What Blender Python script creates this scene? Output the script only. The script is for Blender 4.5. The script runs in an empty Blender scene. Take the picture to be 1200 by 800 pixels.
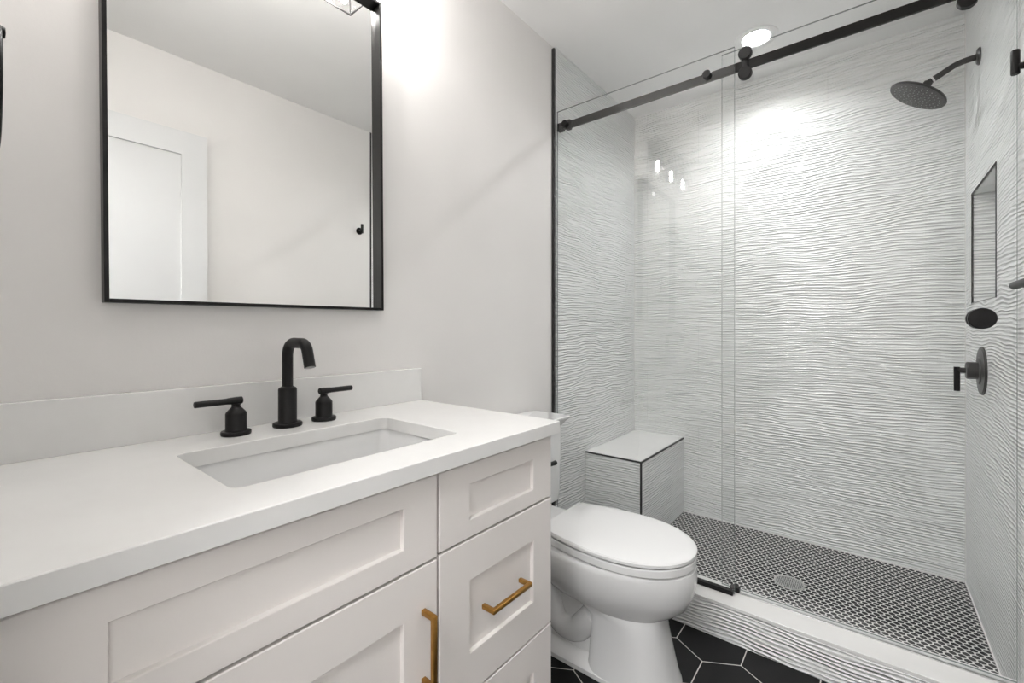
import bpy, bmesh, math
from mathutils import Vector, Matrix
C = bpy.context.scene
COL = C.collection
PI = math.pi

# ------------------------------------------------------------------ camera, light, exposure
YAW = 38.946
cam_d = bpy.data.cameras.new('camera'); cam = bpy.data.objects.new('camera', cam_d); COL.objects.link(cam)
cam.location = (1.1694, 0.0, 1.0995)
cam.rotation_euler = (math.radians(90), 0, math.radians(YAW))
cam_d.sensor_fit = 'HORIZONTAL'; cam_d.sensor_width = 36.0
cam_d.lens = 518.2207 / 1200 * 36
cam_d.shift_y = (386.25 - 400) / 1200          # horizon sits 13.75 px above the middle
cam_d.clip_start = 0.01; cam_d.clip_end = 50
C.camera = cam

w = bpy.data.worlds.new('World'); C.world = w; w.use_nodes = True
w.node_tree.nodes['Background'].inputs[0].default_value = (0.93, 0.96, 1.0, 1)
w.node_tree.nodes['Background'].inputs[1].default_value = 1.0

C.view_settings.view_transform = 'Standard'
C.view_settings.look = 'None'
C.view_settings.gamma = 1.0
C.view_settings.use_curve_mapping = False
C.view_settings.exposure = 0.66

BULB_E = 330.0      # vanity bulbs
DOWN_E = 300.0
TOILET_FILL_E = 55.0   # added fill downlight above the toilet, out of view       # shower downlight lens
HALL_FILL_E = 20.0        # added hall ceiling panel, fill from behind the camera

# ------------------------------------------------------------------ materials
def mat(name, col=(0.8, 0.8, 0.8), rough=0.5, metal=0.0, spec=0.5, coat=0.0):
    m = bpy.data.materials.new(name); m.use_nodes = True
    b = m.node_tree.nodes['Principled BSDF']
    b.inputs['Base Color'].default_value = (*col, 1)
    b.inputs['Roughness'].default_value = rough
    b.inputs['Metallic'].default_value = metal
    b.inputs['Specular IOR Level'].default_value = spec
    b.inputs['Coat Weight'].default_value = coat
    return m

class NT:
    def __init__(s, m): s.t = m.node_tree; s.b = s.t.nodes.get('Principled BSDF')
    def n(s, ty, **kw):
        x = s.t.nodes.new(ty)
        for k, v in kw.items(): setattr(x, k, v)
        return x
    def l(s, a, b): s.t.links.new(a, b)
    def m(s, op, a, b=None, c=None):
        x = s.t.nodes.new('ShaderNodeMath'); x.operation = op
        for i, v in enumerate((a, b, c)):
            if v is None: continue
            if isinstance(v, (int, float)): x.inputs[i].default_value = v
            else: s.l(v, x.inputs[i])
        return x.outputs[0]
    def xyz(s):
        g = s.n('ShaderNodeNewGeometry'); q = s.n('ShaderNodeSeparateXYZ'); s.l(g.outputs['Position'], q.inputs[0])
        return q.outputs
    def comb(s, a, b, c=0.0):
        x = s.n('ShaderNodeCombineXYZ')
        for i, v in enumerate((a, b, c)):
            if isinstance(v, (int, float)): x.inputs[i].default_value = v
            else: s.l(v, x.inputs[i])
        return x.outputs[0]
    def noise(s, vec, scale, detail=2.0, rough=0.5):
        x = s.n('ShaderNodeTexNoise'); s.l(vec, x.inputs['Vector'])
        x.inputs['Scale'].default_value = scale; x.inputs['Detail'].default_value = detail; x.inputs['Roughness'].default_value = rough
        return x.outputs['Fac']
    def bump(s, h, strength, dist):
        x = s.n('ShaderNodeBump'); x.inputs['Strength'].default_value = strength; x.inputs['Distance'].default_value = dist
        s.l(h, x.inputs['Height']); s.l(x.outputs[0], s.b.inputs['Normal'])
    def ramp(s, f, a, b, fr=0.0, to=1.0):
        x = s.n('ShaderNodeValToRGB'); s.l(f, x.inputs[0])
        x.color_ramp.elements[0].color = (*a, 1); x.color_ramp.elements[1].color = (*b, 1)
        x.color_ramp.elements[0].position = fr; x.color_ramp.elements[1].position = to
        return x.outputs[0]

def painted(name, col, rough=0.6, bump=0.0006, scale=160):
    m = mat(name, col, rough, spec=0.3); t = NT(m); X = t.xyz()
    v = t.comb(X[0], X[1], X[2])
    t.bump(t.noise(v, scale, 3), 0.25, bump)
    f = t.noise(v, 2.3, 2)
    t.l(t.ramp(f, tuple(c * 0.975 for c in col), tuple(min(1, c * 1.02) for c in col), 0.3, 0.7), t.b.inputs['Base Color'])
    return m

def wave_tile(name, col):
    m = mat(name, col, 0.28, spec=0.5); t = NT(m); X = t.xyz()
    u = t.m('ADD', X[0], X[1]); z = X[2]
    big = t.noise(t.comb(t.m('MULTIPLY', u, 2.6), t.m('MULTIPLY', z, 3.2)), 1.0, 2.0)
    mid = t.noise(t.comb(t.m('MULTIPLY', u, 7.0), t.m('MULTIPLY', z, 26.0)), 1.0, 1.0)
    ph = t.m('ADD', t.m('MULTIPLY', big, 0.06), t.m('MULTIPLY', mid, 0.012))
    s1 = t.m('SINE', t.m('MULTIPLY', t.m('ADD', z, ph), 2 * PI / 0.0122))
    s1 = t.m('MULTIPLY_ADD', s1, 0.5, 0.5)
    s1 = t.m('POWER', s1, 1.6)
    amp = t.noise(t.comb(t.m('MULTIPLY', u, 6.0), t.m('MULTIPLY', z, 62.0), 3.0), 1.0, 1.0)
    n2 = t.noise(t.comb(t.m('MULTIPLY', u, 5.0), t.m('MULTIPLY', z, 105.0), 7.0), 1.0, 1.0)
    h = t.m('ADD', t.m('MULTIPLY', s1, t.m('MAXIMUM', t.m('MULTIPLY_ADD', amp, 2.4, -0.6), 0.08)), t.m('MULTIPLY', n2, 1.1))
    # tile joints: courses 0.305 high starting under z 2.065, running bond 0.61
    row = t.m('DIVIDE', t.m('SUBTRACT', z, 2.065 - 0.305 * 8), 0.305)
    fr = t.m('FRACT', row); ri = t.m('FLOOR', row)
    off = t.m('MULTIPLY', t.m('MODULO', ri, 2.0), 0.305)
    cu = t.m('FRACT', t.m('DIVIDE', t.m('ADD', t.m('SUBTRACT', u, 3.678 - 6.10), off), 0.61))
    jz = t.m('LESS_THAN', t.m('MULTIPLY', t.m('MINIMUM', fr, t.m('SUBTRACT', 1.0, fr)), 0.305), 0.0009)
    ju = t.m('LESS_THAN', t.m('MULTIPLY', t.m('MINIMUM', cu, t.m('SUBTRACT', 1.0, cu)), 0.61), 0.0009)
    j = t.m('MAXIMUM', jz, ju)
    mx = t.n('ShaderNodeMix', data_type='RGBA')
    t.l(j, mx.inputs[0]); mx.inputs[6].default_value = (*col, 1); mx.inputs[7].default_value = (*[c * 0.86 for c in col], 1)
    t.l(mx.outputs[2], t.b.inputs['Base Color'])
    t.bump(t.m('SUBTRACT', h, t.m('MULTIPLY', j, 0.3)), 1.0, 0.0046)
    return m

def hex_tile(name, size, x0, y0, grout, tile_col, grout_col, rough, rnd=0.0, var=0.0):
    """hexagons with flats towards +-x, a centre at (x0, y0); size = flat to flat pitch"""
    m = mat(name, tile_col, rough); t = NT(m); X = t.xyz(); R3 = math.sqrt(3)
    px = t.m('ADD', t.m('DIVIDE', t.m('SUBTRACT', X[0], x0), size), 100.5)
    py = t.m('ADD', t.m('DIVIDE', t.m('SUBTRACT', X[1], y0), size), R3 * 60.5)
    ax = t.m('SUBTRACT', t.m('FLOORED_MODULO', px, 1.0), 0.5)
    ay = t.m('SUBTRACT', t.m('FLOORED_MODULO', py, R3), R3 / 2)
    bx = t.m('SUBTRACT', t.m('FLOORED_MODULO', t.m('SUBTRACT', px, 0.5), 1.0), 0.5)
    by = t.m('SUBTRACT', t.m('FLOORED_MODULO', t.m('SUBTRACT', py, R3 / 2), R3), R3 / 2)
    da = t.m('ADD', t.m('MULTIPLY', ax, ax), t.m('MULTIPLY', ay, ay))
    db = t.m('ADD', t.m('MULTIPLY', bx, bx), t.m('MULTIPLY', by, by))
    def hexd(a, b):
        a = t.m('ABSOLUTE', a); b = t.m('ABSOLUTE', b)
        return t.m('MAXIMUM', a, t.m('ADD', t.m('MULTIPLY', a, 0.5), t.m('MULTIPLY', b, R3 / 2)))
    sel = t.m('LESS_THAN', da, db)
    ha, hb = hexd(ax, ay), hexd(bx, by)
    d = t.m('ADD', t.m('MULTIPLY', sel, ha), t.m('MULTIPLY', t.m('SUBTRACT', 1.0, sel), hb))
    if rnd:
        dd = t.m('SQRT', t.m('MINIMUM', da, db))
        d = t.m('ADD', t.m('MULTIPLY', d, 1 - rnd), t.m('MULTIPLY', dd, rnd))
    edge = 0.5 - grout / size / 2
    mr = t.n('ShaderNodeMapRange'); mr.interpolation_type = 'SMOOTHSTEP'
    t.l(d, mr.inputs[0]); mr.inputs[1].default_value = edge - 0.0006 / size; mr.inputs[2].default_value = edge + 0.0006 / size
    g = mr.outputs[0]
    mx = t.n('ShaderNodeMix', data_type='RGBA'); t.l(g, mx.inputs[0])
    f = t.noise(t.comb(X[0], X[1]), 6.0, 4)
    t.l(t.ramp(f, tuple(c * (1 - var) for c in tile_col), tuple(c * (1 + var) for c in tile_col), 0.3, 0.7), mx.inputs[6])
    mx.inputs[7].default_value = (*grout_col, 1)
    t.l(mx.outputs[2], t.b.inputs['Base Color'])
    t.l(t.m('MULTIPLY_ADD', g, 0.8 - rough, rough), t.b.inputs['Roughness'])
    t.bump(t.m('SUBTRACT', 1.0, g), 0.5, 0.0012)
    return m

def pane_glass(name, tint, ior=1.5, gain=1.0):
    m = bpy.data.materials.new(name); m.use_nodes = True; nt = m.node_tree
    nt.nodes.remove(nt.nodes['Principled BSDF']); t = NT(m)
    tr = t.n('ShaderNodeBsdfTransparent'); tr.inputs[0].default_value = (*tint, 1)
    gl = t.n('ShaderNodeBsdfGlossy'); gl.inputs['Roughness'].default_value = 0.0
    fr = t.n('ShaderNodeFresnel'); fr.inputs[0].default_value = ior
    mx = t.n('ShaderNodeMixShader')
    # the pane's back faces see the inverse index: use the absolute angle of the front side only
    geo = t.n('ShaderNodeNewGeometry')
    front = t.m('SUBTRACT', 1.0, geo.outputs['Backfacing'])
    t.l(t.m('MULTIPLY', t.m('MULTIPLY', fr.outputs[0], gain), front), mx.inputs[0])
    t.l(tr.outputs[0], mx.inputs[1]); t.l(gl.outputs[0], mx.inputs[2])
    t.l(mx.outputs[0], nt.nodes['Material Output'].inputs[0])
    return m

def emitter(name, col, strength):
    m = bpy.data.materials.new(name); m.use_nodes = True; nt = m.node_tree
    nt.nodes.remove(nt.nodes['Principled BSDF'])
    e = nt.nodes.new('ShaderNodeEmission'); e.inputs[0].default_value = (*col, 1); e.inputs[1].default_value = strength
    nt.links.new(e.outputs[0], nt.nodes['Material Output'].inputs[0])
    return m

WALLC = (0.785, 0.768, 0.75)
M_wall = painted('warm white wall paint', WALLC)
M_ceil = painted('ceiling paint', (0.90, 0.893, 0.88), 0.8)
M_tile = wave_tile('white wave tile', (0.80, 0.81, 0.80))
M_floor = hex_tile('black hexagon tile', 0.2085, 0.738, 1.658, 0.0032, (0.006, 0.006, 0.0065), (0.62, 0.60, 0.57), 0.5, 0, 0.25)
M_floor.node_tree.nodes['Principled BSDF'].inputs['Specular IOR Level'].default_value = 0.25
M_mosaic = hex_tile('black penny mosaic', 0.0228, 0.70, 2.10, 0.0040, (0.008, 0.008, 0.009), (0.70, 0.70, 0.68), 0.5, 0.35, 0.15)
M_mosaic.node_tree.nodes['Principled BSDF'].inputs['Specular IOR Level'].default_value = 0.2
M_hallfloor = painted('hall floor', (0.42, 0.34, 0.26), 0.5)
M_quartz = mat('white quartz', (0.76, 0.755, 0.74), 0.22, spec=0.5)
t = NT(M_quartz); X = t.xyz()
t.l(t.ramp(t.noise(t.comb(X[0], X[1], X[2]), 5.0, 5, 0.6), (0.74, 0.735, 0.72), (0.78, 0.775, 0.76), 0.35, 0.65), t.b.inputs['Base Color'])
M_cab = painted('cabinet enamel', (0.83, 0.79, 0.76), 0.42, 0.0003, 220)
M_cab_in = painted('cabinet carcass', (0.74, 0.71, 0.68), 0.55)
M_porc = mat('white porcelain', (0.75, 0.75, 0.745), 0.09, spec=0.6, coat=0.3)
M_seat = mat('white toilet seat plastic', (0.77, 0.77, 0.765), 0.16, spec=0.5)
M_blk = mat('matte black metal', (0.006, 0.0055, 0.0055), 0.42, 0.0, 0.28)
t = NT(M_blk); X = t.xyz(); t.bump(t.noise(t.comb(X[0], X[1], X[2]), 700, 2), 0.12, 0.0003)
M_blk2 = mat('satin black metal', (0.007, 0.0065, 0.006), 0.35, 0.0, 0.27)
M_trim = mat('black edge profile', (0.01, 0.01, 0.01), 0.4)
M_brass = mat('aged brass', (0.42, 0.22, 0.055), 0.3, 0.9)
t = NT(M_brass); X = t.xyz()
t.l(t.ramp(t.noise(t.comb(X[0], X[1], X[2]), 60, 3), (0.36, 0.18, 0.04), (0.50, 0.27, 0.07), 0.3, 0.7), t.b.inputs['Base Color'])
M_chrome = mat('brushed steel', (0.62, 0.62, 0.61), 0.28, 1.0)
M_mirror = mat('silvered mirror', (0.93, 0.935, 0.925), 0.0, 1.0)
M_door = painted('door enamel', (0.68, 0.685, 0.685), 0.4, 0.0003)
M_white = mat('white plastic', (0.85, 0.85, 0.84), 0.4)
M_rub = mat('grey rubber', (0.22, 0.22, 0.22), 0.6)
M_glass = pane_glass('clear shower glass', (0.99, 0.993, 0.992), 1.52, 1.7)
M_edge = mat('green grey glass edge', (0.20, 0.23, 0.22), 0.1, 0, 0.6)
M_shade = pane_glass('clear lamp glass', (0.97, 0.97, 0.97), 1.5, 1.3)
M_bulb = emitter('lit bulb', (1.0, 0.975, 0.955), BULB_E)
M_down = emitter('lit downlight lens', (0.98, 0.99, 1.0), DOWN_E)
M_down_fill = emitter('added fill downlight lens', (1.0, 0.98, 0.96), TOILET_FILL_E)
M_hall_fill = emitter('added hall fill lens', (0.985, 0.99, 1.0), HALL_FILL_E)

# ------------------------------------------------------------------ mesh helpers
def finish(name, bm, m, parent=None, smooth=True, kind=None, angle=35):
    bmesh.ops.recalc_face_normals(bm, faces=bm.faces)
    me = bpy.data.meshes.new(name); bm.to_mesh(me); bm.free()
    o = bpy.data.objects.new(name, me); COL.objects.link(o)
    if isinstance(m, (list, tuple)):
        for k in m: me.materials.append(k)
    else: me.materials.append(m)
    if smooth:
        for p in me.polygons: p.use_smooth = True
        me.set_sharp_from_angle(angle=math.radians(angle))
    if parent is not None:
        o.parent = parent
        o.matrix_parent_inverse = Matrix.Translation(-Vector(parent.location)) if parent.type == 'EMPTY' else parent.matrix_parent_inverse.copy()
        if parent.type != 'EMPTY': o.matrix_parent_inverse = Matrix.Identity(4)
    if kind: o['kind'] = kind
    return o

def tag(o, label, cat, group=None):
    o['label'] = label; o['category'] = cat
    if group: o['group'] = group
    return o

def thing(name, label, cat, loc=(0, 0, 0), group=None):
    o = bpy.data.objects.new(name, None); COL.objects.link(o); o.location = loc
    o.empty_display_size = 0.05
    return tag(o, label, cat, group)

def sub(name, bm, m, part, **k):
    """a sub-part: geometry in world coordinates, child of a part mesh at the world origin of its thing"""
    o = finish(name, bm, m, None, **k); o.parent = part
    o.matrix_parent_inverse = Matrix.Identity(4)
    # the part itself is offset so that its vertices are world coordinates: nothing more to undo
    return o

def box(bm, a, b, bev=0.0, seg=2, mi=0):
    a, b = Vector(a), Vector(b); lo = Vector(map(min, a, b)); hi = Vector(map(max, a, b))
    r = bmesh.ops.create_cube(bm, size=1.0); vs = r['verts']
    for v in vs: v.co = Vector((lo[i] + (v.co[i] + 0.5) * (hi[i] - lo[i]) for i in range(3)))
    fs = list({f for v in vs for f in v.link_faces})
    for f in fs: f.material_index = mi
    if bev > 0:
        es = list({e for v in vs for e in v.link_edges})
        rr = bmesh.ops.bevel(bm, geom=es, offset=bev, segments=seg, profile=0.5, affect='EDGES')
        for f in rr['faces']: f.material_index = mi
    return vs

def bx(a, b, bev=0.0, seg=2):
    bm = bmesh.new(); box(bm, a, b, bev, seg); return bm

def quad(bm, pts):
    return bm.faces.new([bm.verts.new(p) for p in pts])

def lathe(bm, prof, center, axis='z', n=40, cap=True):
    """prof: list of (radius, height along axis)"""
    c = Vector(center)
    def P(r, h, a):
        x, y = r * math.cos(a), r * math.sin(a)
        if axis == 'z': return c + Vector((x, y, h))
        if axis == 'x': return c + Vector((h, x, y))
        if axis == 'y': return c + Vector((x, h, y))
        # arbitrary axis vector
        q = Vector((0, 0, 1)).rotation_difference(Vector(axis).normalized())
        return c + q @ Vector((x, y, h))
    rings = []
    for r, h in prof:
        rings.append([bm.verts.new(P(max(r, 1e-5), h, 2 * PI * k / n)) for k in range(n)])
    for i in range(len(rings) - 1):
        for k in range(n):
            bm.faces.new((rings[i][k], rings[i][(k + 1) % n], rings[i + 1][(k + 1) % n], rings[i + 1][k]))
    if cap:
        bm.faces.new(rings[0][::-1]); bm.faces.new(rings[-1])
    return rings

def tube(bm, pts, r, n=16, closed=False):
    pts = [Vector(p) for p in pts]; N = len(pts)
    rs = r if isinstance(r, (list, tuple)) else [r] * N
    prev = None; rings = []
    for i, p in enumerate(pts):
        if closed: d = (pts[(i + 1) % N] - pts[i - 1]).normalized()
        else: d = (pts[min(i + 1, N - 1)] - pts[max(i - 1, 0)]).normalized()
        if prev is None:
            u = d.orthogonal().normalized()
        else:
            u = (prev - d * prev.dot(d)).normalized()
        prev = u; v = d.cross(u)
        rings.append([bm.verts.new(p + (u * math.cos(2 * PI * k / n) + v * math.sin(2 * PI * k / n)) * rs[i]) for k in range(n)])
    M = N if closed else N - 1
    for i in range(M):
        a, b = rings[i], rings[(i + 1) % N]
        for k in range(n): bm.faces.new((a[k], a[(k + 1) % n], b[(k + 1) % n], b[k]))
    if not closed:
        bm.faces.new(rings[0][::-1]); bm.faces.new(rings[-1])

def fillet(pts, r, seg=8):
    """round the corners of a polyline"""
    pts = [Vector(p) for p in pts]; out = [pts[0]]
    for i in range(1, len(pts) - 1):
        a, b, c = pts[i - 1], pts[i], pts[i + 1]
        rr = r[i - 1] if isinstance(r, (list, tuple)) else r
        d1, d2 = (a - b).normalized(), (c - b).normalized()
        ang = d1.angle(d2); t_ = min(rr / math.tan(ang / 2), (a - b).length * 0.98, (c - b).length * 0.98)
        p1, p2 = b + d1 * t_, b + d2 * t_
        for k in range(seg + 1):
            s = k / seg; out.append((1 - s) ** 2 * p1 + 2 * s * (1 - s) * (b * 0.78 + (p1 + p2) * 0.11) + s * s * p2)
    out.append(pts[-1]); return out

def loft(bm, rings, cap0=True, cap1=True):
    R = [[bm.verts.new(p) for p in r] for r in rings]; n = len(R[0])
    for i in range(len(R) - 1):
        for k in range(n): bm.faces.new((R[i][k], R[i][(k + 1) % n], R[i + 1][(k + 1) % n], R[i + 1][k]))
    if cap0: bm.faces.new(R[0][::-1])
    if cap1: bm.faces.new(R[-1])
    return R

# ------------------------------------------------------------------ room dimensions (metres)
W = 1.487            # right wall
CEIL = 2.44
YB = 2.668           # shower back wall
TRIM_Y = 1.745       # tile starts
TX = 0.012           # tile build-out on the left wall
CURB0, CURB1, CURBZ = 1.691, 1.832, 0.129
SF = 0.028           # shower floor
FY, FX0, FX1 = -0.12, 0.66, 1.465   # doorway in the front wall
DOORH = 2.06

def slab(name, a, b, m, kind='structure'):
    return finish(name, bx(a, b), m, None, False, kind)

slab('floor', (-0.1, -2.2, -0.05), (W + 0.6, CURB1 - 0.02, 0.0), M_floor)
slab('floor_shower', (TX, CURB1 - 0.02, -0.05), (W, YB, SF), M_mosaic)
DOWNLIGHTS = ((0.765, 2.285), (0.63, 1.50))  # shower downlight, then the added unseen one over the toilet
bm = bmesh.new()
xs = sorted([-0.1, W + 0.1] + [d[0] + s_ * 0.058 for d in DOWNLIGHTS for s_ in (-1, 1)])
ysd = sorted([FY, YB + 0.1] + [d[1] + s_ * 0.058 for d in DOWNLIGHTS for s_ in (-1, 1)])
for i in range(len(xs) - 1):
    for j in range(len(ysd) - 1):
        mx_, my_ = (xs[i] + xs[i + 1]) / 2, (ysd[j] + ysd[j + 1]) / 2
        if any(abs(mx_ - d[0]) < 0.058 and abs(my_ - d[1]) < 0.058 for d in DOWNLIGHTS): continue
        quad(bm, [(xs[i], ysd[j], CEIL), (xs[i], ysd[j + 1], CEIL), (xs[i + 1], ysd[j + 1], CEIL), (xs[i + 1], ysd[j], CEIL)])
box(bm, (-0.1, FY, CEIL + 0.08), (W + 0.1, YB + 0.1, CEIL + 0.10))
bmesh.ops.remove_doubles(bm, verts=bm.verts, dist=1e-5)
ce = finish('ceiling', bm, M_ceil, None, False, 'structure')
slab('wall_left', (-0.1, FY, 0), (0, YB + 0.1, CEIL), M_wall)
slab('wall_right', (W, FY, 0), (W + 0.2, TRIM_Y, CEIL), M_wall)
slab('wall_shower_left', (0, TRIM_Y + 0.012, 0), (TX, YB, CEIL), M_tile)
slab('wall_shower_back', (0, YB, 0), (W + 0.2, YB + 0.1, CEIL), M_tile)

# front wall with the doorway the picture is taken from
bm = bmesh.new()
box(bm, (-0.1, FY, 0), (FX0, 0, CEIL)); box(bm, (FX1, FY, 0), (W, 0, CEIL)); box(bm, (FX0, FY, DOORH), (FX1, 0, CEIL))
finish('wall_front', bm, M_wall, None, False, 'structure')

# right shower wall with the recessed niche
NY0, NY1, NZ0, NZ1, ND = 2.085, 2.515, 1.206, 1.637, 0.09
bm = bmesh.new()
ys = [TRIM_Y, NY0, NY1, YB]; zs = [0, NZ0, NZ1, CEIL]
for i in range(3):
    for j in range(3):
        if i == 1 and j == 1: continue
        box(bm, (W, ys[i], zs[j]), (W + 0.02, ys[i + 1], zs[j + 1]))
box(bm, (W + ND, NY0 - 0.02, NZ0 - 0.02), (W + ND + 0.02, NY1 + 0.02, NZ1 + 0.02))
box(bm, (W + 0.02, NY0 - 0.02, NZ0 - 0.02), (W + ND, NY0, NZ1 + 0.02)); box(bm, (W + 0.02, NY1, NZ0 - 0.02), (W + ND, NY1 + 0.02, NZ1 + 0.02))
box(bm, (W + 0.02, NY0, NZ1), (W + ND, NY1, NZ1 + 0.02)); box(bm, (W + 0.02, NY0, NZ0 - 0.02), (W + ND, NY1, NZ0))
bmesh.ops.remove_doubles(bm, verts=bm.verts, dist=1e-5)
finish('wall_shower_right', bm, M_tile, None, False, 'structure')
bm = bmesh.new(); T = 0.003; LP = 0.0025
box(bm, (W - LP, NY1, NZ0 - T), (W + 0.004, NY1 + T, NZ1 + T)); box(bm, (W - LP, NY0 - 0.002, NZ0 - T), (W + 0.004, NY0, NZ1 + T))
box(bm, (W - LP, NY0, NZ1), (W + 0.004, NY1, NZ1 + T)); box(bm, (W - 0.001, NY0, NZ0 - 0.0015), (W + 0.004, NY1, NZ0))
finish('trim_1', bm, M_trim, None, False, 'structure')          # niche edging
finish('trim_2', bx((0, TRIM_Y, CURBZ), (0.014, TRIM_Y + 0.011, CEIL - 0.012)), M_trim, None, False, 'structure')
finish('trim_3', bx((W - 0.002, TRIM_Y - 0.014, CURBZ), (W, TRIM_Y - 0.003, CEIL)), M_trim, None, False, 'structure')
# white caulk line down the corners of the shower and along its floor
bm = bmesh.new()
box(bm, (W - 0.004, CURB1, SF), (W, YB, SF + 0.004)); box(bm, (TX, YB - 0.004, SF), (W, YB, SF + 0.004))
box(bm, (W - 0.003, YB - 0.003, SF), (W, YB, CEIL)); box(bm, (TX, YB - 0.003, SF), (TX + 0.003, YB, CEIL))
finish('trim_4', bm, M_quartz, None, False, 'structure')
# door casing round the doorway, hall side and jamb lining
bm = bmesh.new()
box(bm, (FX0 - 0.06, FY - 0.015, 0), (FX0 + 0.004, FY, DOORH + 0.06), 0.003); box(bm, (FX1 - 0.004, FY - 0.015, 0), (FX1 + 0.06, FY, DOORH + 0.06), 0.003)
box(bm, (FX0 - 0.06, FY - 0.015, DOORH - 0.004), (FX1 + 0.06, FY, DOORH + 0.06), 0.003)
finish('trim_5', bm, M_door, None, False, 'structure')
finish('baseboard_right', bx((W - 0.014, 0, 0), (W, CURB0, 0.12), 0.003), M_door, None, False, 'structure')
finish('baseboard_left', bx((0, 0.96, 0), (0.014, CURB0, 0.12), 0.003), M_door, None, False, 'structure')

# the hall behind the doorway
slab('wall_hall_left', (-0.1, -2.2, 0), (-0.05, FY, CEIL), M_wall)
slab('wall_hall_right', (W + 0.55, -2.2, 0), (W + 0.6, FY, CEIL), M_wall)
slab('wall_hall_back', (-0.1, -2.25, 0), (W + 0.6, -2.2, CEIL), M_wall)
slab('ceiling_hall', (-0.1, -2.25, CEIL), (W + 0.6, FY, CEIL + 0.05), M_ceil)
slab('wall_hall_front', (W, FY - 0.01, 0), (W + 0.6, FY, CEIL), M_wall)
hl = thing('added_hall_fill_light', 'added fill light, a square ceiling panel in the unseen hall outside the doorway', 'ceiling light', (1.0, -1.05, CEIL))  # assumed fixture, added to brighten the bathroom through the doorway
finish('fill_light_frame', bx((0.55, -1.5, CEIL - 0.03), (1.45, -0.6, CEIL), 0.004), M_white, hl)
finish('fill_diffuser', bx((0.58, -1.47, CEIL - 0.036), (1.42, -0.63, CEIL - 0.03)), M_hall_fill, hl, False)

# ------------------------------------------------------------------ open bathroom door, seen in the mirror
DX0, DX1, DW = 1.428, 1.463, 0.765
dr = bpy.data.objects.new('door_1', None); COL.objects.link(dr); dr.location = (DX0, 0.003, 0.01); dr['kind'] = 'structure'
bm = bmesh.new(); st = 0.108
y0, y1, z0, z1 = 0.004, DW, 0.012, DOORH
for (a, b) in (((DX0, y0, z0), (DX1, y0 + st, z1)), ((DX0, y1 - st, z0), (DX1, y1, z1)),
               ((DX0, y0 + st, z1 - 0.112), (DX1, y1 - st, z1)), ((DX0, y0 + st, z0), (DX1, y1 - st, z0 + 0.2))):
    box(bm, a, b)
box(bm, (DX0 + 0.010, y0 + st, z0 + 0.2), (DX1 - 0.010, y1 - st, z1 - 0.112))
finish('door_panel', bm, M_door, dr, False)
bm = bmesh.new()
lathe(bm, [(0.026, 0), (0.026, -0.008), (0.012, -0.010), (0.010, -0.040), (0.0, -0.041)], (DX0, DW - 0.07, 0.96), 'x', 28)
box(bm, (DX0 - 0.05, DW - 0.19, 0.952), (DX0 - 0.036, DW - 0.06, 0.968), 0.004)
finish('door_handle', bm, M_blk, dr)

# ------------------------------------------------------------------ vanity
CX = 0.535           # front face of doors and drawers
YE = 0.947
H, TH = 0.869, 0.839
van = thing('vanity_cabinet', 'off-white shaker vanity cabinet with brass pulls under the white counter', 'cabinet', (0.27, 0.48, 0))
bm = bmesh.new()
F0 = CX - 0.020
box(bm, (0.002, 0.006, 0.09), (F0, 0.024, TH)); box(bm, (0.002, YE - 0.022, 0.09), (F0, YE - 0.004, TH))
box(bm, (0.002, 0.024, 0.09), (F0, YE - 0.022, 0.108)); box(bm, (0.002, 0.024, 0.108), (0.012, YE - 0.022, TH))
box(bm, (F0 - 0.012, 0.024, 0.108), (F0 - 0.001, YE - 0.022, TH))
box(bm, (0.002, 0.555, 0.108), (F0 - 0.001, 0.571, TH - 0.2))
box(bm, (0.002, 0.024, 0.0), (F0 - 0.06, YE - 0.022, 0.09))
finish('body', bm, M_cab_in, van, False)

def shaker(y0, y1, z0, z1, sw_l, sw_r, rt, rb, depth=0.009):
    """front with a recessed panel; bevelled inner edge"""
    bm = bmesh.new(); xf, xb = CX, F0; e = 0.0015
    O = [(y0, z0), (y1, z0), (y1, z1), (y0, z1)]
    I = [(y0 + sw_l, z0 + rb), (y1 - sw_r, z0 + rb), (y1 - sw_r, z1 - rt), (y0 + sw_l, z1 - rt)]
    def ring(pts, x): return [bm.verts.new((x, p[0], p[1])) for p in pts]
    cy = (y0 + y1) / 2; cz = (z0 + z1) / 2
    def inset(pts, d): return [(p[0] + (d if p[0] < cy else -d), p[1] + (d if p[1] < cz else -d)) for p in pts]
    rs = [ring(O, xb), ring(O, xf - e), ring(inset(O, e), xf), ring(inset(I, -0.0012), xf), ring(I, xf - 0.0012),
          ring(inset(I, 0.0008), xf - depth)]
    for a, b in zip(rs, rs[1:]):
        for k in range(4): bm.faces.new((a[k], a[(k + 1) % 4], b[(k + 1) % 4], b[k]))
    bm.faces.new(rs[0][::-1]); bm.faces.new(rs[-1])
    return bm

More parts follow.
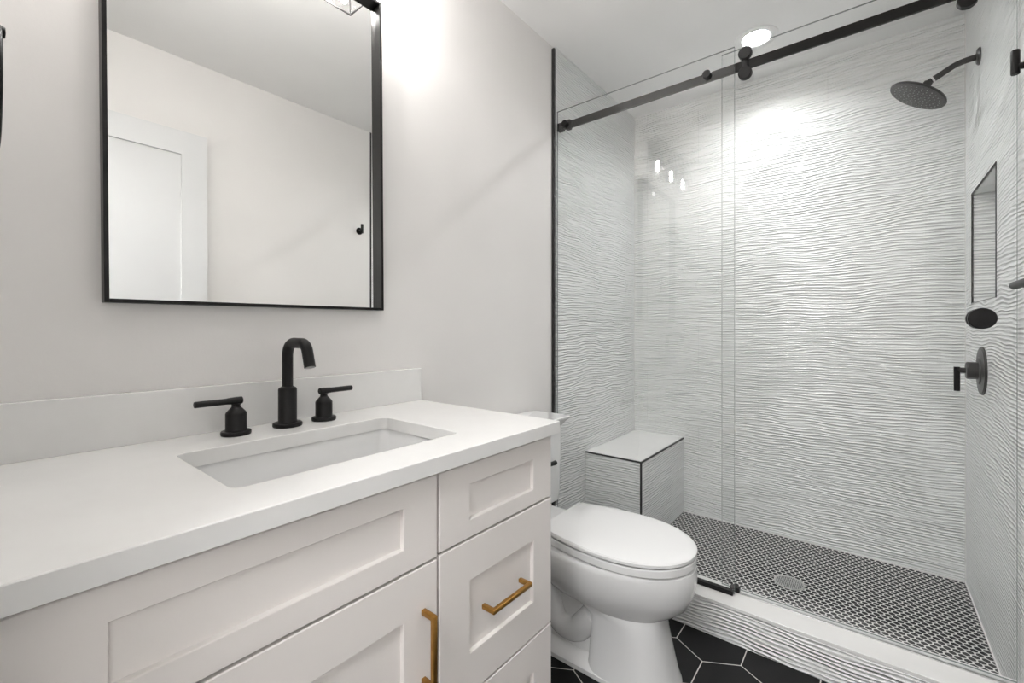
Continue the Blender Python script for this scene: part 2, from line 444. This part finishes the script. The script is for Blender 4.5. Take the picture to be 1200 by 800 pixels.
def pull(name, p1, p2, parent):
    """square bar handle between two posts standing on the front"""
    bm = bmesh.new(); r = 0.0052; out = 0.030
    a, b = Vector(p1), Vector(p2); d = (b - a).normalized()
    up = Vector((1, 0, 0)).cross(d)
    def sq(c, ax, bx_): return [c + ax * r * 0.9 + bx_ * r * 0.9, c - ax * r * 0.9 + bx_ * r * 0.9, c - ax * r * 0.9 - bx_ * r * 0.9, c + ax * r * 0.9 - bx_ * r * 0.9]
    o = Vector((1, 0, 0))
    path = [(a, -o), (a + o * (out - r), None), (b + o * (out - r), None), (b, None)]
    rings = [sq(a - o * 0.0, d, up),
             [a + o * (out + s * r * 0.9) + d * (s * -r * 0.9) + up * q * r * 0.9 for s, q in ((-1, 1), (1, 1), (1, -1), (-1, -1))],
             [b + o * (out + s * r * 0.9) + d * (s * r * 0.9) + up * q * r * 0.9 for s, q in ((-1, 1), (1, 1), (1, -1), (-1, -1))],
             [b + d * s * r * 0.9 + up * q * r * 0.9 for s, q in ((-1, 1), (1, 1), (1, -1), (-1, -1))]]
    rings[0] = [a - d * s * r * 0.9 + up * q * r * 0.9 for s, q in ((-1, 1), (1, 1), (1, -1), (-1, -1))]
    loft(bm, rings)
    bmesh.ops.bevel(bm, geom=list(bm.edges), offset=0.0012, segments=2, profile=0.5, affect='EDGES')
    o_ = finish(name, bm, M_brass, parent, smooth=True, angle=50)
    o_['label'] = 'brass bar pull'
    return o_

# parts hold world coordinates through the thing's inverse, so sub-parts do the same
def part(name, bm, m, root, **k): return finish(name, bm, m, root, **k)

G0, G1 = 0.0125, 0.5605; R0, R1 = 0.5665, 0.9445
d1 = part('false_front', shaker(G0, G1, 0.6715, 0.827, 0.0845, 0.0775, 0.042, 0.0415), M_cab, van, smooth=False)
d1['label'] = 'wide panelled front below the sink, without a handle'
d2 = part('drawer_front', shaker(R0, R1, 0.6755, 0.827, 0.0825, 0.0775, 0.043, 0.0365), M_cab, van, smooth=False)
d2['label'] = 'shallow top drawer front, without a handle'
d3 = part('drawer_front', shaker(R0, R1, 0.3545, 0.6705, 0.0825, 0.0765, 0.083, 0.0845), M_cab, van, smooth=False)
d3['label'] = 'deep middle drawer front'
d4 = part('drawer_front', shaker(R0, R1, 0.10, 0.3495, 0.0825, 0.0765, 0.083, 0.083), M_cab, van, smooth=False)
d4['label'] = 'lower drawer front'
dd = part('door', shaker(G0, G1, 0.10, 0.6665, 0.0845, 0.0775, 0.083, 0.083), M_cab, van, smooth=False)
pull('handle', (CX, 0.688, 0.517), (CX, 0.813, 0.517), d3)
pull('handle', (CX - 0.009, 0.688, 0.225), (CX - 0.009, 0.813, 0.225), d4)
pull('handle', (CX, 0.5265, 0.585), (CX, 0.5265, 0.460), dd)

# counter: a slab with the rounded sink cut-out
SX0, SX1, SY0, SY1 = 0.172, 0.454, 0.244, 0.697
def rrect(x0, x1, y0, y1, r, n=6):
    out = []
    for cx_, cy_, a0 in ((x1 - r, y1 - r, 0), (x0 + r, y1 - r, PI / 2), (x0 + r, y0 + r, PI), (x1 - r, y0 + r, 1.5 * PI)):
        for k in range(n + 1):
            a = a0 + PI / 2 * k / n; out.append((cx_ + r * math.cos(a), cy_ + r * math.sin(a)))
    return out
def square_ring(x0, x1, y0, y1, n=6):
    """outer ring with as many points as rrect, corners doubled"""
    out = []
    cs = [(x1, y1), (x0, y1), (x0, y0), (x1, y0)]
    for c in cs: out += [c] * (n + 1)
    return out
ctop = thing('countertop', 'white quartz countertop with a square-cut sink opening on the vanity', 'countertop', (0.28, 0.47, TH))
bm = bmesh.new(); n = 6
hole = rrect(SX0, SX1, SY0, SY1, 0.018, n)
y_l, x_f, e = 0.002, 0.56, 0.0015
def strip(A, B):
    N = len(A)
    for k in range(N):
        q = [A[k], A[(k + 1) % N], B[(k + 1) % N], B[k]]
        u = []
        for v in q:
            if v not in u: u.append(v)
        if len(u) > 2:
            try: bm.faces.new(u)
            except ValueError: pass
def mk(pts, z):
    cache = {}; out = []
    for p in pts:
        if p not in cache: cache[p] = bm.verts.new((p[0], p[1], z))
        out.append(cache[p])
    return out
o_t = mk(square_ring(0.001, x_f - e, y_l + e, YE - e, n), H); o_t2 = mk(square_ring(0.001, x_f, y_l, YE, n), H - e)
o_b = mk(square_ring(0.001, x_f, y_l, YE, n), TH)
h_t = mk([(p[0], p[1]) for p in rrect(SX0 - e, SX1 + e, SY0 - e, SY1 + e, 0.018 + e, n)], H); h_t2 = mk(hole, H - e); h_b = mk(hole, TH)
strip(o_t, h_t); strip(h_t, h_t2); strip(h_t2, h_b); strip(h_b, o_b); strip(o_b, o_t2); strip(o_t2, o_t)
part('slab', bm, M_quartz, ctop, smooth=False)
# undermount basin
bsn = thing('sink_basin', 'white rectangular undermount basin below the counter opening', 'sink', (0.31, 0.47, TH - 0.15))
bm = bmesh.new()
def zr(d, z, r=0.03): return [(x, y, z) for x, y in rrect(SX0 - 0.006 + d, SX1 + 0.006 - d, SY0 - 0.006 + d, SY1 + 0.006 - d, r, 8)]
rings = [zr(-0.02, TH - 0.004), zr(-0.02, TH - 0.0005), zr(0.0, TH - 0.0005, .024), zr(0.003, TH - 0.006, .024), zr(0.012, TH - 0.09), zr(0.024, TH - 0.118, .045), zr(0.05, TH - 0.130, .05), zr(0.11, TH - 0.136, .03)]
outer = [zr(0.10, TH - 0.146, .03), zr(0.04, TH - 0.142, .05), zr(0.005, TH - 0.118, .045), zr(-0.01, TH - 0.09), zr(-0.02, TH - 0.004)]
loft(bm, outer + rings[1:], True, True)
part('bowl', bm, M_porc, bsn)
bm = bmesh.new(); lathe(bm, [(0.021, 0), (0.023, 0.002), (0.017, 0.004), (0.015, 0.0015), (0.0, 0.001)], (0.313, 0.47, TH - 0.136), 'z', 32)
part('drain', bm, M_blk, bsn)
bs = finish('backsplash', bx((0.0005, 0.002, H), (0.02, YE, 0.973), 0.0012), M_quartz, None, False)
tag(bs, 'low white quartz backsplash strip standing on the counter against the wall', 'backsplash')

# faucet: three separate deck-mounted pieces
YS = 0.487
sp = thing('faucet', 'matte black widespread faucet with gooseneck spout and two lever handles behind the sink', 'faucet', (0.08, YS, H))
FXc = 0.083
bm = bmesh.new()
lathe(bm, [(0.0315, 0), (0.0325, 0.002), (0.0325, 0.007), (0.031, 0.009), (0.022, 0.0095), (0.0205, 0.012), (0.0205, 0.088), (0.019, 0.0915), (0.0125, 0.0955), (0.0, 0.096)], (FXc, YS, H), 'z', 48)
spb = part('spout_base', bm, M_blk, sp)
bm = bmesh.new()
tz = H + 0.2
path = fillet([(FXc, YS, H + 0.09), (FXc, YS, tz), (FXc + 0.092, YS, tz - 0.001), (FXc + 0.110, YS, tz - 0.054)], [0.030, 0.024], 12)
tube(bm, path, 0.0122, 28)
spt = part('spout', bm, M_blk, sp)
bm = bmesh.new(); pth = Vector(path[-1]); dv = (Vector(path[-1]) - Vector(path[-2])).normalized()
lathe(bm, [(0.0095, -0.001), (0.0095, 0.0012), (0.0, 0.0012)], pth, tuple(dv), 24)
sub('aerator', bm, M_chrome, spt)

def lever(yc, s):
    bm = bmesh.new()
    lathe(bm, [(0.0285, 0), (0.0295, 0.002), (0.0295, 0.007), (0.028, 0.009), (0.0215, 0.0095), (0.0205, 0.011), (0.0205, 0.046), (0.0195, 0.049), (0.0115, 0.0585), (0.0095, 0.060), (0.0085, 0.064), (0.0095, 0.068), (0.0, 0.068)], (FXc, yc, H), 'z', 44)
    hb = part('handle', bm, M_blk, sp)
    bm = bmesh.new(); zc = H + 0.0745
    lathe(bm, [(0.0068, -0.0125), (0.008, -0.011), (0.008, 0.0), (0.0074, 0.012), (0.0066, 0.02), (0.0066, 0.076), (0.0058, 0.078), (0.0, 0.078)], (FXc, yc, zc), (0.0, s, 0.0), 26)
    sub('lever', bm, M_blk, hb)
lever(0.376, -1)
lever(0.578, 1)

# ------------------------------------------------------------------ mirror
MY0, MY1, MZ0, MZ1, MD = 0.168, 0.795, 1.1575, 2.08, 0.030
mi = thing('wall_mirror', 'rectangular wall mirror in a thin black metal frame above the sink', 'mirror', (0, 0.48, MZ0))
rot = Matrix.Translation((0, MY1, MZ0)) @ Matrix.Rotation(math.radians(-0.45), 4, 'X').inverted() @ Matrix.Translation((0, -MY1, -MZ0))
FW = 0.0075
bm = bmesh.new()
for a, b in (((0.001, MY0, MZ0), (MD, MY0 + FW, MZ1)), ((0.001, MY1 - FW, MZ0), (MD, MY1, MZ1)),
             ((0.001, MY0 + FW, MZ0), (MD, MY1 - FW, MZ0 + FW)), ((0.001, MY0 + FW, MZ1 - FW), (MD, MY1 - FW, MZ1))):
    box(bm, a, b, 0.0008)
bmesh.ops.transform(bm, matrix=rot, verts=bm.verts)
part('frame', bm, M_blk2, mi, smooth=False)
bm = bx((0.002, MY0 + FW, MZ0 + FW), (0.0075, MY1 - FW, MZ1 - FW)); bmesh.ops.transform(bm, matrix=rot, verts=bm.verts)
part('mirror_glass', bm, M_mirror, mi, smooth=False)

# ------------------------------------------------------------------ vanity light: back plate, arms, three glass shades
SXc, ST = 0.115, 2.297
LZ = 2.130           # open bottom of the shades
vl = thing('vanity_light', 'black three-lamp vanity light with clear square glass shades above the mirror', 'wall light', (0, 0.5, 2.3))
part('back_plate', bx((0.0, 0.38, 2.28), (0.018, 0.62, 2.38), 0.003), M_blk, vl)
bm = bmesh.new()
box(bm, (SXc - 0.007, 0.22, 2.323), (SXc + 0.007, 0.78, 2.337), 0.002); box(bm, (0.016, 0.485, 2.315), (SXc - 0.006, 0.515, 2.345), 0.003)
part('crossbar', bm, M_blk, vl)
for yc in (0.256, 0.498, 0.741):
    bm = bmesh.new()
    lathe(bm, [(0.006, 0.0), (0.006, -0.024), (0.018, -0.026), (0.018, -0.120), (0.013, -0.122), (0.0, -0.122)], (SXc, yc, 2.326), 'z', 24)
    part('lamp_holder', bm, M_blk, vl)
    b0, b1, th = 0.053, 0.037, 0.003
    def sq4(h, z): return [(SXc + h, yc + h, z), (SXc - h, yc + h, z), (SXc - h, yc - h, z), (SXc + h, yc - h, z)]
    bm = bmesh.new()
    loft(bm, [sq4(b0, LZ), sq4(b1, ST), sq4(b1 - th, ST), sq4(b0 - th, LZ)], False, False)
    bm.verts.ensure_lookup_table(); V = bm.verts
    for k in range(4): bm.faces.new((V[12 + k], V[12 + (k + 1) % 4], V[(k + 1) % 4], V[k]))
    sh = part('lamp_shade', bm, M_shade, vl, smooth=False)
    bm = bmesh.new(); q = 0.0024
    lo, hi = sq4(b0, LZ), sq4(b1, ST)
    for k in range(4):
        tube(bm, [lo[k], lo[(k + 1) % 4]], q * 1.25, 6); tube(bm, [hi[k], hi[(k + 1) % 4]], q, 6); tube(bm, [lo[k], hi[k]], q, 6)
    sub('shade_frame', bm, M_blk, sh)
    bm = bmesh.new()
    lathe(bm, [(0.006, 0.038), (0.0095, 0.03), (0.0105, 0.01), (0.0105, -0.018), (0.008, -0.026), (0.003, -0.030), (0.0, -0.0305)], (SXc, yc, 2.144), 'z', 20)
    bb = part('bulb', bm, M_bulb, vl)

# ------------------------------------------------------------------ towel ring on the front wall, cut by the frame's left edge
tr_ = thing('towel_ring', 'black towel ring at the far left edge beside the mirror', 'towel ring', (0.22, 0, 1.52))
bm = bmesh.new(); lathe(bm, [(0.024, 0), (0.024, 0.006), (0.009, 0.008), (0.008, 0.0335), (0.0068, 0.0358), (0.0, 0.0365)], (0.222, 0.0, 1.517), 'y', 28)
part('post', bm, M_blk, tr_)
bm = bmesh.new(); tube(bm, [(0.222 + 0.080 * math.cos(a), 0.027, 1.436 + 0.080 * math.sin(a)) for a in [2 * PI * k / 48 for k in range(48)]], 0.0042, 12, True)
part('ring', bm, M_blk, tr_)

# ------------------------------------------------------------------ toilet
YT = 1.362
def egg(xb, xf, hw, z, p=2.3, sq=0.0, n=56):
    """horizontal outline: squarer at the back (wall side), rounder at the front"""
    out = []; L = xf - xb; xm = xb + L * 0.44
    for k in range(n):
        a = 2 * PI * k / n; c, s = math.cos(a), math.sin(a)
        if c >= 0: e_ = 2.0; x = xm + (xf - xm) * abs(c) ** (2 / e_); y = hw * math.copysign(abs(s) ** (2 / 2.15), s)
        else:
            e_ = p + sq; x = xm - (xm - xb) * abs(c) ** (2 / e_); y = hw * math.copysign(abs(s) ** (2 / (e_)), s)
        out.append((x, YT + y, z))
    return out
def pede(xb, xf, hw, z, n=56):
    out = []; xm = xb + (xf - xb) * 0.42
    for k in range(n):
        a = 2 * PI * k / n; c, s = math.cos(a), math.sin(a); e_ = 2.5 if c >= 0 else 7.0
        x = xm + ((xf - xm) if c >= 0 else (xm - xb)) * math.copysign(abs(c) ** (2 / e_), c)
        out.append((x, YT + hw * math.copysign(abs(s) ** (2 / e_), s), z))
    return out
to = thing('toilet', 'white two-piece elongated toilet with closed lid between vanity and shower', 'toilet', (0.4, YT, 0))
bm = bmesh.new()
# pedestal column and bowl in one loft; the column is squarish with a crisp rear edge
L = [pede(0.455, 0.722, 0.118, 0.0), pede(0.455, 0.720, 0.118, 0.012), pede(0.457, 0.712, 0.113, 0.03),
     pede(0.460, 0.700, 0.108, 0.08), pede(0.463, 0.686, 0.104, 0.14), pede(0.460, 0.676, 0.103, 0.19),
     egg(0.36, 0.682, 0.108, 0.213, 2.4), egg(0.26, 0.716, 0.132, 0.236, 2.4), egg(0.235, 0.744, 0.152, 0.262, 2.4), egg(0.235, 0.761, 0.168, 0.30, 2.5),
     egg(0.235, 0.769, 0.176, 0.34, 2.6), egg(0.235, 0.768, 0.178, 0.366, 2.7), egg(0.235, 0.766, 0.177, 0.380, 2.7), egg(0.238, 0.760, 0.173, 0.3855, 2.7)]
loft(bm, L)
part('bowl', bm, M_porc, to)
# the rear body with the trapway showing behind the pedestal
bm = bmesh.new()
box(bm, (0.04, YT - 0.150, 0.300), (0.34, YT + 0.150, 0.392), 0.03, 4)
part('deck', bm, M_porc, to)
bm = bmesh.new()
def rr_z(x0, x1, hw, z, r):
    return [(x, YT + y, z) for x, y in rrect(x0, x1, -hw, hw, r, 5)]
loft(bm, [rr_z(0.12, 0.60, 0.118, 0.0, 0.05), rr_z(0.12, 0.60, 0.118, 0.014, 0.05), rr_z(0.13, 0.58, 0.108, 0.028, 0.05), rr_z(0.14, 0.55, 0.080, 0.045, 0.04), rr_z(0.14, 0.5, 0.062, 0.10, 0.04),
          rr_z(0.13, 0.5, 0.062, 0.20, 0.04), rr_z(0.12, 0.5, 0.085, 0.27, 0.04), rr_z(0.10, 0.5, 0.125, 0.33, 0.04), rr_z(0.10, 0.5, 0.135, 0.37, 0.04)])
part('foot', bm, M_porc, to)
for s in (-1, 1):
    bm = bmesh.new(); y_ = YT + s * 0.060
    tube(bm, fillet([(0.47, y_, 0.17), (0.40, y_, 0.085), (0.33, y_, 0.085), (0.27, y_, 0.24), (0.19, y_, 0.24), (0.17, y_, 0.03)], 0.05, 8), 0.040, 20)
    part('trapway', bm, M_porc, to)
# seat ring, lid
def lidring(xb, xf, hw, z, back=0.128, n=60):
    """seat outline: straight back edge of half width `back`, widening to hw, oval front"""
    out = []; xm = xb + (xf - xb) * 0.50
    for k in range(n + 1):                      # oval front, from -90 to +90 degrees
        a = -PI / 2 + PI * k / n; out.append((xm + (xf - xm) * math.cos(a) ** 0.94, YT + hw * math.copysign(abs(math.sin(a)) ** 0.94, math.sin(a)), z))
    m_ = 14
    for k in range(1, m_ + 1):
        s_ = k / m_; out.append((xm + (xb - xm) * s_, YT + hw - (hw - back) * s_ ** 1.8, z))
    for k in range(m_, 0, -1):
        s_ = k / m_; out.append((xm + (xb - xm) * s_, YT - hw + (hw - back) * s_ ** 1.8, z))
    return out
bm = bmesh.new()
loft(bm, [lidring(0.300, 0.752, 0.160, 0.3855), lidring(0.300, 0.752, 0.160, 0.3895), lidring(0.294, 0.763, 0.171, 0.3900), lidring(0.294, 0.766, 0.173, 0.392), lidring(0.294, 0.766, 0.173, 0.411), lidring(0.296, 0.763, 0.171, 0.4135), lidring(0.300, 0.752, 0.160, 0.4140)])
part('seat', bm, M_seat, to)
bm = bmesh.new()
loft(bm, [lidring(0.302, 0.750, 0.158, 0.4140), lidring(0.302, 0.750, 0.158, 0.4185), lidring(0.294, 0.764, 0.172, 0.4190), lidring(0.294, 0.767, 0.175, 0.4205), lidring(0.294, 0.767, 0.175, 0.4285), lidring(0.297, 0.762, 0.171, 0.4330), lidring(0.315, 0.735, 0.150, 0.4365), lidring(0.40, 0.64, 0.08, 0.4385, 0.06)])
part('lid', bm, M_seat, to)
for s in (-1, 1):
    bm = bmesh.new(); lathe(bm, [(0.013, -0.03), (0.0145, -0.026), (0.0145, 0.026), (0.013, 0.03)], (0.282, YT + s * 0.075, 0.402), 'y', 20)
    part('hinge', bm, M_seat, to)
# tank with flared lid
bm = bmesh.new()
def tk(x1, hw, z, r=0.03): return [(x, YT + y, z) for x, y in rrect(0.012, x1, -hw, hw, r, 6)]
loft(bm, [tk(0.160, 0.188, 0.392), tk(0.172, 0.197, 0.402), tk(0.176, 0.201, 0.45), tk(0.180, 0.206, 0.69), tk(0.180, 0.206, 0.706)])
tank = part('tank', bm, M_porc, to)
bm = bmesh.new()
loft(bm, [tk(0.180, 0.206, 0.706, .025), tk(0.184, 0.210, 0.711, .022), tk(0.190, 0.216, 0.722, .018), tk(0.200, 0.224, 0.732, .014), tk(0.203, 0.227, 0.737, .012), tk(0.203, 0.227, 0.741, .012), tk(0.200, 0.224, 0.7435, .012)])
part('tank_lid', bm, M_porc, to)
bm = bmesh.new()
lathe(bm, [(0.012, -0.003), (0.012, 0.012), (0.008, 0.014), (0.008, 0.024), (0.0, 0.024)], (0.176, YT + 0.04, 0.572), 'x', 24)
tube(bm, [(0.194, YT + 0.03, 0.573), (0.195, YT + 0.10, 0.570), (0.196, YT + 0.118, 0.570), (0.196, YT + 0.121, 0.570)], [0.0065, 0.0085, 0.0095, 0.007], 16)
part('flush_lever', bm, M_blk, to)

# ------------------------------------------------------------------ shower curb, bench
cu = thing('shower_curb', 'raised shower curb with wavy tiled face and white stone top', 'curb', (0.74, 1.76, 0))
part('tiled_face', bx((0.001, CURB0, 0.0), (W - 0.001, CURB1 - 0.003, CURBZ - 0.012)), M_tile, cu, smooth=False)
part('stone_top', bx((0.001, CURB0 - 0.001, CURBZ - 0.012), (W - 0.001, CURB1, CURBZ), 0.0015), M_quartz, cu, smooth=False)
bn = thing('shower_bench', 'small tiled corner shower bench with white top and black edging', 'bench', (0.16, 2.35, SF))
BX, BY, BZ = 0.316, 2.045, 0.464
part('tiled_body', bx((TX, BY, SF), (BX, YB, BZ - 0.008)), M_tile, bn, smooth=False)
part('seat_top', bx((TX, BY + 0.004, BZ - 0.008), (BX - 0.004, YB, BZ - 0.0005)), M_quartz, bn, smooth=False)
bm = bmesh.new(); q = 0.0075
box(bm, (TX, BY - 0.002, BZ - q), (BX + 0.002, BY + 0.005, BZ)); box(bm, (BX - 0.005, BY, BZ - q), (BX + 0.002, YB, BZ)); box(bm, (BX - 0.006, BY - 0.002, SF), (BX + 0.002, BY + 0.006, BZ - q))
part('edge_trim', bm, M_trim, bn, smooth=False)

dn = thing('shower_drain', 'round perforated steel drain in the black mosaic shower floor', 'drain', (0.905, 2.195, SF))
DC = (0.905, 2.195, SF)
bm = bmesh.new(); lathe(bm, [(0.056, -0.002), (0.056, 0.0025), (0.053, 0.0035), (0.049, 0.002), (0.049, -0.002)], DC, 'z', 48, False)
part('rim', bm, M_chrome, dn)
m_gr = mat('perforated steel', (0.45, 0.45, 0.44), 0.4, 0.7); t = NT(m_gr); X = t.xyz()
vo = t.n('ShaderNodeTexVoronoi'); vo.inputs['Scale'].default_value = 150; vo.inputs['Randomness'].default_value = 0.25
t.l(t.comb(X[0], X[1]), vo.inputs['Vector'])
t.l(t.ramp(vo.outputs['Distance'], (0.03, 0.03, 0.03), (0.55, 0.55, 0.54), 0.30, 0.42), t.b.inputs['Base Color'])
bm = bmesh.new(); lathe(bm, [(0.0495, -0.001), (0.0495, 0.0015), (0.0, 0.0018)], DC, 'z', 48)
part('grate', bm, m_gr, dn)

# ------------------------------------------------------------------ sliding glass enclosure
GF, GS, RY = 1.770, 1.802, 1.786        # fixed pane, sliding pane, rail centre (y)
def pane(x0, x1, yc, z0, z1, th=0.008):
    bm = bmesh.new(); box(bm, (x0, yc - th / 2, z0), (x1, yc + th / 2, z1))
    for f in bm.faces:
        f.material_index = 0 if abs(f.normal.y) > 0.5 else 1
    return bm
fx = thing('fixed_glass_panel', 'fixed clear glass shower panel on the left, behind the toilet', 'glass panel', (0.4, GF, CURBZ))
p_ = bmesh.new(); p_.free()
part('pane', pane(TX + 0.004, 0.786, GF, CURBZ + 0.004, 2.133), [M_glass, M_edge], fx, smooth=False)
part('bottom_channel', bx((TX, GF - 0.012, CURBZ), (0.782, GF + 0.009, CURBZ + 0.016), 0.001), M_blk, fx, smooth=False)
def disc(c, r, d0, d1, axis='y'):
    bm = bmesh.new(); s = 1 if d1 > d0 else -1
    lathe(bm, [(r, d0), (r, d1 - s * 0.0015), (r - 0.0015, d1), (0.0, d1)], c, axis, 36); return bm
for bxx in (0.062, 0.691):
    part('standoff_cap', disc((bxx, GF, 2.062 if bxx < .1 else 2.063), 0.015, 0.0105, -0.016), M_blk, fx)

rl = thing('door_rail', 'long flat black metal rail carrying the sliding shower door', 'rail', (0.7, RY, 2.06))
part('bar', bx((0.05, RY - 0.005, 2.0455), (W - 0.002, RY + 0.005, 2.0785), 0.001), M_blk2, rl, smooth=False)
bm = bmesh.new(); box(bm, (TX, RY - 0.014, 2.044), (0.042, RY + 0.014, 2.080), 0.003); box(bm, (0.038, RY - 0.009, 2.052), (0.056, RY + 0.009, 2.072), 0.002)
part('wall_bracket', bm, M_blk, rl)
part('wall_bracket', bx((W - 0.03, RY - 0.014, 2.044), (W, RY + 0.014, 2.080), 0.003), M_blk, rl)
part('stopper', bx((0.058, RY - 0.012, 2.040), (0.082, RY + 0.012, 2.085), 0.004), M_blk, rl)

sl = thing('sliding_glass_door', 'sliding clear glass shower door hung from black rollers on the right', 'shower door', (1.1, GS, CURBZ))
part('pane', pane(0.735, 1.4825, GS, CURBZ + 0.010, 2.137), [M_glass, M_edge], sl, smooth=False)
for xr in (0.819, 1.385):
    bm = bmesh.new()
    lathe(bm, [(0.0225, 0.006), (0.0225, -0.010), (0.0205, -0.012), (0.0, -0.012)], (xr, RY - 0.004, 2.1015), 'y', 40)
    lathe(bm, [(0.0225, 0.006), (0.0225, -0.010), (0.0205, -0.012), (0.0, -0.012)], (xr, RY - 0.004, 2.030), 'y', 40)
    box(bm, (xr - 0.010, RY - 0.010, 2.03), (xr + 0.010, RY - 0.006, 2.095), 0.001)
    ro = part('roller', bm, M_blk, sl)
bm = bmesh.new()
lathe(bm, [(0.029, -0.006), (0.029, -0.022), (0.027, -0.024), (0.0, -0.024)], (1.414, GS, 1.131), 'y', 44)
lathe(bm, [(0.029, 0.006), (0.029, 0.022), (0.027, 0.024), (0.0, 0.024)], (1.414, GS, 1.131), 'y', 44)
part('knob', bm, M_blk, sl)
gd = finish('door_guide', bx((0.765, GS - 0.012, CURBZ), (0.797, GS + 0.012, CURBZ + 0.017), 0.002), M_blk, None, False)
tag(gd, 'small black floor guide on the curb at the foot of the sliding door', 'door guide')
th_ = finish('threshold_strip', bx((0.80, GS - 0.014, CURBZ), (W - 0.002, GS - 0.006, CURBZ + 0.004), 0.001), M_chrome, None, False)
tag(th_, 'thin steel strip along the curb top under the sliding door', 'threshold')

# ------------------------------------------------------------------ shower fittings
YV = 2.36
hd = thing('rain_shower', 'round black rain shower head on a curved arm from the right wall', 'shower head', (W, YV, 2.11))
bm = bmesh.new(); lathe(bm, [(0.031, 0.0), (0.031, -0.003), (0.026, -0.008), (0.011, -0.010), (0.0, -0.010)], (W, YV, 2.112), 'x', 36)
part('flange', bm, M_blk2, hd)
hc = Vector((1.318, YV, 2.022)); ax = Vector((-0.56, -0.04, -0.83)).normalized()
jt = hc - ax * 0.034
bm = bmesh.new()
arm = fillet([(W - 0.004, YV, 2.112), (1.428, YV, 2.106), tuple(jt + Vector((0.010, 0, 0.012)))], [0.09], 10)
tube(bm, arm, 0.0108, 20)
part('arm', bm, M_blk2, hd)
bm = bmesh.new(); d_ = (Vector(arm[-1]) - Vector(arm[-3])).normalized()
lathe(bm, [(0.0122, -0.018), (0.0122, -0.012)], Vector(arm[-1]) , tuple(d_), 24)
wr = part('collar', bm, M_white, hd); wr['label'] = 'white sealing ring on the arm'
bm = bmesh.new()
lathe(bm, [(0.0145, -0.014), (0.0155, 0.0), (0.017, 0.012), (0.018, 0.02)], jt - d_ * 0.004, tuple(ax), 28)
part('swivel_joint', bm, M_blk2, hd)
bm = bmesh.new()
lathe(bm, [(0.017, -0.022), (0.022, -0.018), (0.03, -0.014), (0.067, -0.009), (0.096, -0.004), (0.099, 0.001), (0.097, 0.0045), (0.088, 0.006), (0.0, 0.006)], hc, tuple(ax), 64)
pl = part('spray_plate', bm, M_blk2, hd)
bm = bmesh.new(); qd = Vector((0, 0, 1)).rotation_difference(ax)
for ri, nn in ((0.014, 6), (0.030, 12), (0.046, 18), (0.062, 22), (0.078, 26)):
    for k in range(nn):
        a = 2 * PI * k / nn + ri * 20
        lathe(bm, [(0.0024, 0.005), (0.0018, 0.0085), (0.0, 0.0085)], hc + qd @ Vector((ri * math.cos(a), ri * math.sin(a), 0)), tuple(ax), 8)
nz = sub('nozzles', bm, mat('grey nozzle rubber', (0.30, 0.30, 0.30), 0.5), pl)

vv = thing('shower_valve', 'round black shower valve plate with lever handle on the right wall', 'shower valve', (W, YV, 0.95))
VC = (W, 2.305, 0.951)
bm = bmesh.new(); lathe(bm, [(0.087, 0.0), (0.087, -0.003), (0.083, -0.007), (0.050, -0.009), (0.046, -0.013), (0.0, -0.013)], VC, 'x', 56)
part('escutcheon', bm, M_blk2, vv)
bm = bmesh.new(); lathe(bm, [(0.031, -0.010), (0.031, -0.040), (0.028, -0.043), (0.010, -0.044), (0.009, -0.066), (0.0, -0.066)], VC, 'x', 40)
part('valve_body', bm, M_blk2, vv)
bm = bmesh.new(); tube(bm, [(VC[0] - 0.066, VC[1], VC[2] + 0.012), (VC[0] - 0.066, VC[1], VC[2] - 0.077)], 0.0088, 20)
part('lever', bm, M_blk, vv)

# ------------------------------------------------------------------ right wall hook and towel bar
hk = thing('robe_hook', 'small black robe hook on the painted right wall, cut by the right edge', 'hook', (W, 1.65, 1.765))
bm = bmesh.new()
lathe(bm, [(0.023, 0.0), (0.023, -0.005), (0.021, -0.007), (0.008, -0.008), (0.008, -0.032), (0.0, -0.032)], (W, 1.650, 1.755), 'x', 30)
part('base', bm, M_blk, hk)
bm = bmesh.new(); lathe(bm, [(0.0075, -0.018), (0.0085, -0.016), (0.0085, 0.040), (0.0075, 0.042)], (W - 0.034, 1.650, 1.755), 'z', 24)
part('peg', bm, M_blk, hk)
tb = thing('towel_bar', 'black towel bar on the right wall, only its rounded tip in view', 'towel bar', (W, 1.3, 1.207))
bm = bmesh.new(); lathe(bm, [(0.004, -0.002), (0.0085, 0.001), (0.0095, 0.006), (0.0095, 0.60), (0.0085, 0.606), (0.004, 0.609)], (W - 0.042, 1.01, 1.2075), 'y', 28)
part('bar', bm, M_blk, tb)
for y_ in (1.05, 1.56):
    bm = bmesh.new(); lathe(bm, [(0.024, 0.0), (0.024, -0.006), (0.009, -0.008), (0.009, -0.04), (0.0, -0.04)], (W, y_, 1.2075), 'x', 28)
    part('post', bm, M_blk, tb)

# ------------------------------------------------------------------ shower ceiling downlight, and an added fill one above the toilet
def downlight(x, y, label, lens):
    dl = thing('recessed_downlight', label, 'ceiling light', (x, y, CEIL))
    bm = bmesh.new(); lathe(bm, [(0.088, 0.0), (0.088, -0.003), (0.082, -0.006), (0.060, -0.006), (0.055, -0.002), (0.053, 0.034), (0.056, 0.034), (0.0575, 0.0)], (x, y, CEIL), 'z', 56, False)
    part('trim_ring', bm, M_white, dl)
    bm = bmesh.new(); lathe(bm, [(0.053, 0.035), (0.053, 0.032), (0.0, 0.032)], (x, y, CEIL), 'z', 48)
    part('lens', bm, lens, dl)
downlight(*DOWNLIGHTS[0], 'round white recessed downlight glowing in the shower ceiling', M_down)
downlight(*DOWNLIGHTS[1], 'added fill downlight, unseen in the ceiling above the toilet', M_down_fill)  # assumed fixture, added out of view to lift the room's brightness
